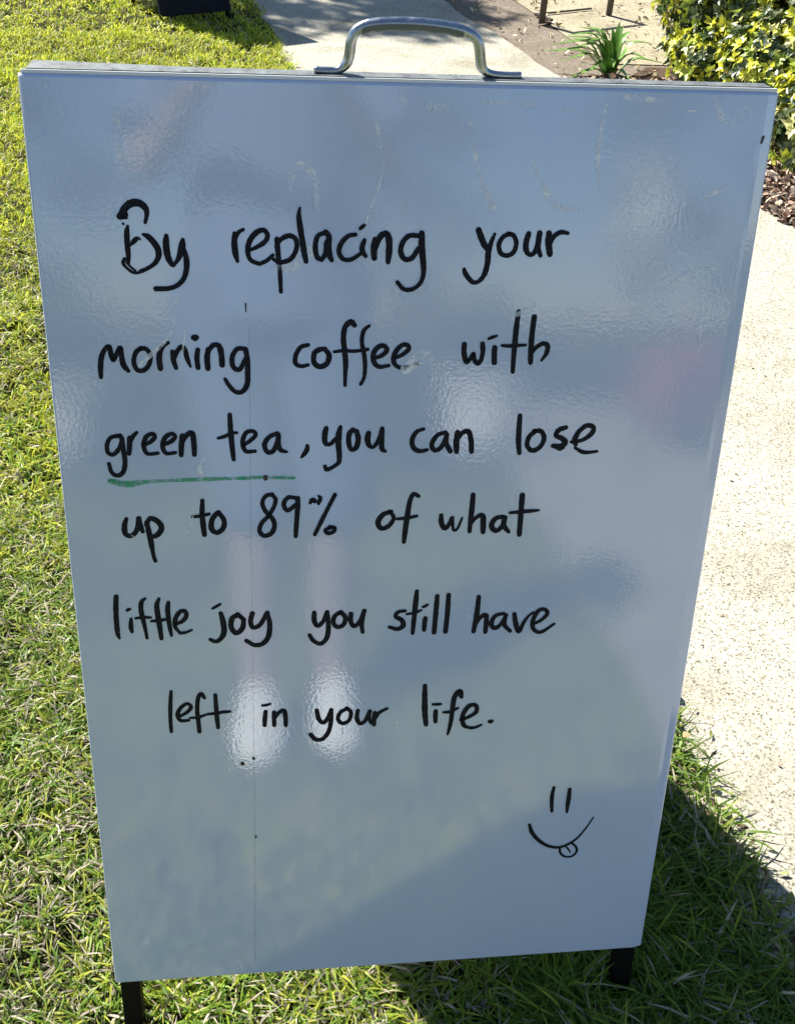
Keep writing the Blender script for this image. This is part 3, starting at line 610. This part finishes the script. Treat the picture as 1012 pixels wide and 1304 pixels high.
# variegated shrub
shrub = empty('variegated_shrub', (2.35, 3.4, 0))
tag(shrub, 'dense yellow and green variegated shrub in the garden bed at the right', 'shrub')
r = np.random.RandomState(31); P_ = []; N_ = []
for (c_, rd, n_) in (((2.02,2.80,.14),(.20,.26,.20),300), ((1.90,3.62,.10),(.13,.22,.14),160), ((2.02,3.95,.42),(.27,.30,.42),420), ((2.04,3.30,.18),(.2,.3,.22),260), ((2.14,3.78,.34),(.33,.36,.40),560), ((2.32,3.25,.38),(.36,.40,.44),620), ((2.60,2.72,.36),(.42,.44,.40),620), ((2.45,4.10,.55),(.55,.45,.55),500), ((2.95,3.3,.55),(.6,.7,.6),700), ((2.20,2.98,.16),(.26,.30,.20),320), ((2.02,3.95,.14),(.20,.25,.17),260)):
    a, b_ = blobpts(r, int(n_*2.3), c_, rd, .5); ok = a[:,2] > .03; P_.append(a[ok]); N_.append(b_[ok]+np.array([0,0,.35]))
P_ = np.concatenate(P_); N_ = np.concatenate(N_)
base = np.array((2.35, 3.4, 0))
lv = leaf_cloud(P_-base, N_, 8, .036, .020, [(.62,.62,.05),(.55,.58,.06),(.62,.62,.05),(.30,.38,.05),(.06,.10,.03),(.035,.06,.02),(.10,.13,.05),(.62,.60,.26),(.05,.08,.03)], 32)
tag(npmesh('foliage', *lv[:2], M_leaf, shrub, lv[2]), kind='stuff')
st_ = []
for i in range(46):
    q = P_[r.randint(len(P_))]-base; b0 = np.array((q[0]*.45+r.normal(0,.06), q[1]*.5+r.normal(0,.06), -.01)); md = (b0+q)/2+r.normal(0, .04, 3)
    st_.append(tube_geo(crom([b0, md, q], 3), list(np.linspace(.009, .003, 7)), 5))
V, F = merge(st_); pyd('stems', V, F, M_stem, shrub, True)

# strappy plant
plant = empty('strappy_plant', (1.60, 3.86, 0))
tag(plant, 'arching dark green strap-leaved clump beside the dirt verge', 'plant')
M_strap = mat('strap_leaf', (.07,.20,.03), .35)
ps = coords(M_strap); lk(M_strap, ramp(M_strap, noise(M_strap, ps, 30, 3), [(.3, (.08,.19,.03)), (.7, (.22,.40,.08))]), pr(M_strap).inputs['Base Color'])
pr(M_strap).inputs['Transmission Weight'].default_value = 0
leafs = [(-.27,-.02,.20,.75),(-.20,.0,.25,.6),(-.15,.05,.27,.4),(-.11,.0,.25,.35),(-.24,-.10,.14,.8),(-.22,-.16,.06,1),(-.06,.03,.27,.25),(.005,.02,.30,.1),(.03,.04,.27,.1),(.06,-.02,.22,.4),
         (-.13,-.12,.10,.9),(.12,-.06,.14,.8),(.16,.02,.20,.6),(-.17,.10,.18,.6),(.09,.12,.22,.4),(-.04,-.12,.12,.8),(-.09,.12,.25,.4),(.20,-.02,.10,.9),(-.28,.06,.12,.9),(.02,-.15,.06,1),(-.03,.0,.28,.15),(-.12,-.05,.24,.45),(-.16,-.02,.22,.5),(-.21,.03,.22,.55),(-.08,-.06,.24,.3),(-.26,-.05,.17,.7),(-.18,-.05,.20,.6)]
for i, (dx, dy, hz, dr) in enumerate(leafs):
    dx *= 1.08; dy = dy*1.2-.02; hz *= .68; tip = np.array((dx, dy, hz*(1-.25*dr))); mid = np.array((dx*.45, dy*.45, hz*(.72+.3*dr))); b0 = np.array((dx*.06+rnd.uniform(-.02,.02), dy*.06+rnd.uniform(-.02,.02), 0))
    Q = crom([b0, b0*.3+mid*.7*np.array((.6,.6,.75)), mid, tip], 4); sd = np.array((-dy, dx, 0)); sd = sd/(np.linalg.norm(sd)+1e-6)
    V = []; F = []
    for k, q in enumerate(Q):
        t = k/(len(Q)-1); w = .0165*(1-.15*abs(t-.3))*(1-t**3.2)+.0006
        V += [q-sd*w, q+np.array((0,0,-w*.55)), q+sd*w]
    for k in range(len(Q)-1):
        a = 3*k; F += [(a, a+1, a+4, a+3), (a+1, a+2, a+5, a+4)]
    pyd('leaf', V, F, M_strap, plant, True)

# ------------------------------------------------------------ trees
def tree(loc, h, trunk_h, rad, nclump, cols, label, seed, L=.09, group=None, name='tree', dens=60):
    t = empty(name, loc); tag(t, label, 'tree', group)
    r = np.random.RandomState(seed); parts = []
    top = np.array((r.normal(0,.15), r.normal(0,.15), h*.8))
    pts = crom([(0,0,-.05), (r.normal(0,.05), r.normal(0,.05), trunk_h*.6), tuple(top*np.array((.6,.6,.7))), tuple(top)], 4)
    parts.append(tube_geo(pts, list(np.linspace(.15, .03, len(pts))*h/5), 9))
    cl = []
    for i in range(nclump):
        a = 2.4*i+r.uniform(-.4,.4); z = trunk_h+(h-trunk_h)*((i+.5)/nclump); k = math.sin(math.pi*min(1, max(.12, (z-trunk_h*.8)/(h-trunk_h*.75))))
        rr2 = rad*(.35+.65*r.uniform(0,1))*k
        c_ = np.array((math.cos(a)*rr2, math.sin(a)*rr2, z)); b0 = np.array(pts[min(len(pts)-1, int(len(pts)*(.35+.5*i/nclump)))])
        parts.append(tube_geo(crom([b0, (b0+c_)/2+r.normal(0,.08,3), c_], 3), list(np.linspace(.045, .012, 7)*h/5), 5))
        cl.append(blobpts(r, dens, c_, np.array((.42,.42,.28))*rad*.75*r.uniform(.7,1.2), .2))
    V, F = merge(parts); pyd('trunk', V, F, M_bark, t, True)
    Pq = np.concatenate([c_[0] for c_ in cl]); Nq = np.concatenate([c_[1] for c_ in cl])
    lv = leaf_cloud(Pq, Nq, 7, L, L*.45, cols, seed+1)
    tag(npmesh('crown', *lv[:2], M_leaf, t, lv[2]), kind='stuff'); return t
TC = [(.05,.09,.025),(.08,.13,.03),(.12,.17,.04),(.04,.07,.02)]
tree((-2.25, 8.52, 0), 4.6, 1.7, 1.25, 26, TC, 'leafy tree beyond the lawn whose shade falls over the top of the path', 41, dens=130)

# ------------------------------------------------------------ trees, pots and bush added behind the camera for highlights in the board's gloss
tree((-2.6, -8.5, 0), 5.2, 1.0, 2.0, 22, TC, 'broad leafy tree added for reflections behind the viewer at the lawn side', 51, .12)
tree((1.2, -11.0, 0), 5.8, 1.0, 2.3, 22, TC, 'tall leafy tree added for reflections behind the viewer in line with the board', 53, .12)
tree((5.2, -9.0, 0), 5.0, .9, 2.1, 22, TC, 'rounded leafy tree added for reflections behind the viewer past the path', 55, .12)

M_pot = mat('white_glazed_pot', (.78,.77,.74), .35)
def pot(loc, s, label, cols, seed, hz=.5, np_=160):  # unseen pots, added as pale reflections in the board
    t = empty('added_potted_plant', loc); tag(t, label, 'potted plant')
    prof = [(0,0),(.15,0),(.20,.10),(.235,.30),(.24,.44),(.26,.45),(.26,.49),(.225,.49),(.22,.42),(0,.42)]
    V = []; F = []; n = 24
    for rr2, z in prof:
        for k in range(n): a = 2*math.pi*k/n; V.append((max(rr2,.001)*s*math.cos(a), max(rr2,.001)*s*math.sin(a), z*s))
    for j in range(len(prof)-1):
        for k in range(n): F.append((j*n+k, j*n+(k+1) % n, (j+1)*n+(k+1) % n, (j+1)*n+k))
    pyd('pot', V, F, M_pot, t, True)
    r = np.random.RandomState(seed); a, b_ = blobpts(r, np_, (0,0,.42*s+hz*.6), (.30*s,.30*s,hz*.6), .4)
    lv = leaf_cloud(a, b_, 7, .07, .03, cols, seed+1); tag(npmesh('foliage', *lv[:2], M_leaf, t, lv[2]), kind='stuff')
    V, F = tube_geo([(0,0,.4*s), (.01,.0,.42*s+hz*.6)], [.02,.008], 6); pyd('stem', V, F, M_stem, t, True)
pot((-.95, -5.0, 0), 1.0, 'white glazed pot with dark shrub, left one of the two pots added for reflections behind the viewer', TC, 61)
pot((1.42, -5.2, 0), 1.0, 'white glazed pot with dark shrub, right one of the two pots added for reflections behind the viewer', TC, 63)
std = empty('added_blossom_tree', (2.17, -4.6, 0)); tag(std, 'slim white-blossomed standard tree added behind the viewer as a reflected highlight', 'tree')  # unseen, added for a white glint in the board's gloss
r = np.random.RandomState(81); a, b_ = blobpts(r, 520, (0,0,1.28), (.17,.17,.36), .3)
lv = leaf_cloud(a, b_, 7, .06, .035, [(.85,.85,.80),(.8,.82,.74),(.82,.84,.80),(.15,.22,.08)], 82); tag(npmesh('crown', *lv[:2], M_leaf, std, lv[2]), kind='stuff')
V, F = tube_geo([(0,0,-.02), (.01,.01,.6), (0,0,1.3)], [.018,.015,.008], 8); pyd('trunk', V, F, M_bark, std, True)
bush = empty('added_bush', (2.95, -5.9, 0)); tag(bush, 'low pink-blossomed bush added behind the viewer for a pink reflection', 'bush')  # unseen, added for the pink patch mirrored in the board
r = np.random.RandomState(71); a, b_ = blobpts(r, 420, (0,0,.34), (.42,.42,.32), .5)
lv = leaf_cloud(a, b_, 7, .06, .035, [(.70,.17,.30),(.75,.28,.40),(.62,.12,.22),(.1,.16,.05)], 72); tag(npmesh('foliage', *lv[:2], M_leaf, bush, lv[2]), kind='stuff')
V, F = merge([tube_geo([(0,0,0), tuple(a[i_*30]*.8)], [.012,.004], 5) for i_ in range(12)]); pyd('stems', V, F, M_stem, bush, True)

# the photographer, just behind the camera
CX, CY = .19, -.98
person = empty('person', (CX, CY, 0))
tag(person, 'person in blue top, knee-length shorts and white sneakers holding up a phone', 'person')
M_skin = mat('skin', (.42,.31,.26), .5); pr(M_skin).inputs['Subsurface Weight'].default_value = .05
M_shirt = mat('blue_cotton', (.13,.18,.28), .85); M_shorts = mat('blue_denim', (.10,.14,.21), .85)
for m_ in (M_shirt, M_shorts): lk(m_, bump(m_, noise(m_, coords(m_), 60, 4), .5, .004), pr(m_).inputs['Normal'])
M_shoe = mat('white_canvas', (.82,.82,.80), .6); M_hair = mat('brown_hair', (.05,.03,.02), .5); M_dark = mat('dark_glass', (.01,.01,.012), .15)
M_lip2 = mat('lips', (.45,.16,.14), .5); M_eyew = mat('eye_white', (.8,.8,.78), .2)
verts = []; edges = []; rads = []
def jv(p_, r_, par=None):
    verts.append(p_); rads.append(r_); i = len(verts)-1
    if par is not None: edges.append((par, i))
    return i
pel = jv((0,0,.90), (.13,.10)); ab = jv((0,0,1.05), (.115,.09), pel); ch = jv((0,.0,1.25), (.135,.095), ab); nk0 = jv((0,0,1.36), (.07,.06), ch)
nk = jv((0,.01,1.42), (.048,.048), nk0); hd0 = jv((0,.02,1.49), (.062,.075), nk); hd1 = jv((0,.025,1.56), (.074,.088), hd0); hd2 = jv((0,.02,1.625), (.055,.062), hd1)
feet = []
for sx, fx, fy in ((-1, -.040, .05), (1, .105, .02)):
    hp = jv((sx*.085, 0, .84), (.088,.088), pel); kn = jv((fx*.98, fy*.6+.02, .47), (.055,.058), hp); cf = jv((fx, fy*.8, .34), (.050,.056), kn)
    an = jv((fx, fy-.03, .085), (.032,.036), cf); to = jv((fx, fy+.04, .04), (.036,.028), an); jv((fx*1.1, fy+.13, .03), (.030,.020), to); feet.append((fx, fy))
    sh = jv((sx*.165, 0, 1.31), (.052,.052), ch); el = jv((sx*.225, .04, 1.07), (.038,.038), sh)
    wr_ = jv((sx*.10, .265, 1.205), (.024,.022), el); pm = jv((sx*.082, .300, 1.235), (.026,.016), wr_); pk = jv((sx*.078, .318, 1.262), (.030,.012), pm)
    for f_ in range(4):
        z0 = 1.275-f_*.019; k = (.9, 1, .95, .8)[f_]
        a = jv((sx*.078, .334, z0), (.0095,.0095), pk if f_ < 2 else pm); b2 = jv((sx*.062, .343+.0, z0+.001), (.0085,.0085), a); jv((sx*(.062-.022*k), .3385, z0+.001), (.0075,.0075), b2)
    a = jv((sx*.066, .300, 1.268), (.0115,.0115), pm); b2 = jv((sx*.050, .308, 1.276), (.0095,.0095), a); jv((sx*.036, .312, 1.280), (.008,.008), b2)
me = bpy.data.meshes.new('body'); me.from_pydata(verts, edges, []); body = link('body', me, M_skin, person)
sk = body.modifiers.new('Skin', 'SKIN'); sk.use_smooth_shade = True
if not me.skin_vertices: pass
for i, v_ in enumerate(me.skin_vertices[0].data): v_.radius = rads[i]; v_.use_root = (i == 0)
ss = body.modifiers.new('Sub', 'SUBSURF'); ss.levels = 2; ss.render_levels = 2
def loft(name, rings, m, parent, n=20, close=True):
    """rings: (x, y, z, rx, ry)"""
    V = []; F = []
    for j, (x, y, z, a_, b_) in enumerate(rings):
        for k in range(n):
            t = 2*math.pi*k/n; wv = 1+.03*math.sin(5*t+j*1.3); V.append((x+a_*wv*math.cos(t), y+b_*wv*math.sin(t), z))
    for j in range(len(rings)-1):
        for k in range(n): F.append((j*n+k, j*n+(k+1) % n, (j+1)*n+(k+1) % n, (j+1)*n+k))
    return pyd(name, V, F, m, parent, True)
loft('top', [(0,0,.82,.175,.135),(0,0,.90,.165,.13),(0,0,1.03,.150,.118),(0,0,1.18,.165,.125),(0,0,1.27,.172,.122),(0,0,1.33,.150,.10),(0,.005,1.375,.09,.08),(0,.01,1.395,.062,.062)], M_shirt, body)
for sx in (-1, 1):
    V, F = tube_geo(crom([(sx*.13,0,1.32),(sx*.18,.005,1.27),(sx*.215,.03,1.15)], 4), [.072,.073,.074,.074,.073,.071,.069,.068,.067], 16, cap=False); pyd('sleeve', V, F, M_shirt, body, True)
for i, (fx, fy) in enumerate(feet):
    sx = (-1, 1)[i]
    V, F = tube_geo(crom([(sx*.080,0,.90),(sx*.088,.0,.75),(fx,fy*.55+.01,.50),(fx,fy*.65+.01,.44)], 4), [.105,.106,.106,.104,.102,.099,.096,.092,.089,.087,.086,.085,.085], 18, cap=False); pyd('shorts_leg', V, F, M_shorts, body, True)
loft('shorts', [(0,0,.80,.165,.118),(0,0,.86,.170,.122),(0,0,.93,.158,.118),(0,0,.95,.155,.116)], M_shorts, body)
for i, (fx, fy) in enumerate(feet):
    V = []; F = []; n = 18
    rg = [(-.085,.024,.050),(-.075,.040,.10),(-.03,.045,.115),(.02,.047,.11),(.07,.052,.085),(.115,.050,.066),(.15,.038,.050),(.165,.016,.034)]
    for (yy_, w_, h_) in rg:
        for k in range(n):
            t = 2*math.pi*k/n; z = .5*h_+.5*h_*math.sin(t); V.append((fx*1.04+w_*math.cos(t)*(1-.12*max(0, math.sin(t))), fy+yy_, max(z, .002)+.004))
    for j in range(len(rg)-1):
        for k in range(n): F.append((j*n+k, j*n+(k+1) % n, (j+1)*n+(k+1) % n, (j+1)*n+k))
    F.append(tuple(range(n))); F.append(tuple(range((len(rg)-1)*n, len(rg)*n)))
    pyd('sneaker', V, F, M_shoe, body, True)
def ball(name, c_, r3, m, parent, cut=None):
    bm = bmesh.new(); bmesh.ops.create_uvsphere(bm, u_segments=20, v_segments=12, radius=1)
    for v_ in bm.verts: v_.co = Vector((v_.co.x*r3[0]+c_[0], v_.co.y*r3[1]+c_[1], v_.co.z*r3[2]+c_[2]))
    if cut: bmesh.ops.delete(bm, geom=[v_ for v_ in bm.verts if cut(v_.co)], context='VERTS')
    me_ = bpy.data.meshes.new(name); bm.to_mesh(me_); bm.free(); return link(name, me_, m, parent, True)
ball('hair', (0,.0,1.585), (.088,.102,.100), M_hair, body, lambda c_: c_.y > .045 and c_.z < 1.625)
for sx in (-1, 1):
    ball('eye', (sx*.031,.092,1.562), (.011,.008,.008), M_eyew, body); ball('ear', (sx*.078,.012,1.55), (.010,.018,.030), M_skin, body)
ball('nose', (0,.108,1.535), (.012,.018,.022), M_skin, body); ball('mouth', (0,.098,1.498), (.024,.008,.007), M_lip2, body)
phone = box('phone', (.155, .0085, .076), (0, 0, 0), M_dark, None, .004); phone.location = (.185, -.6475, 1.250)
tag(phone, 'dark phone held up sideways in both hands of the person', 'phone')
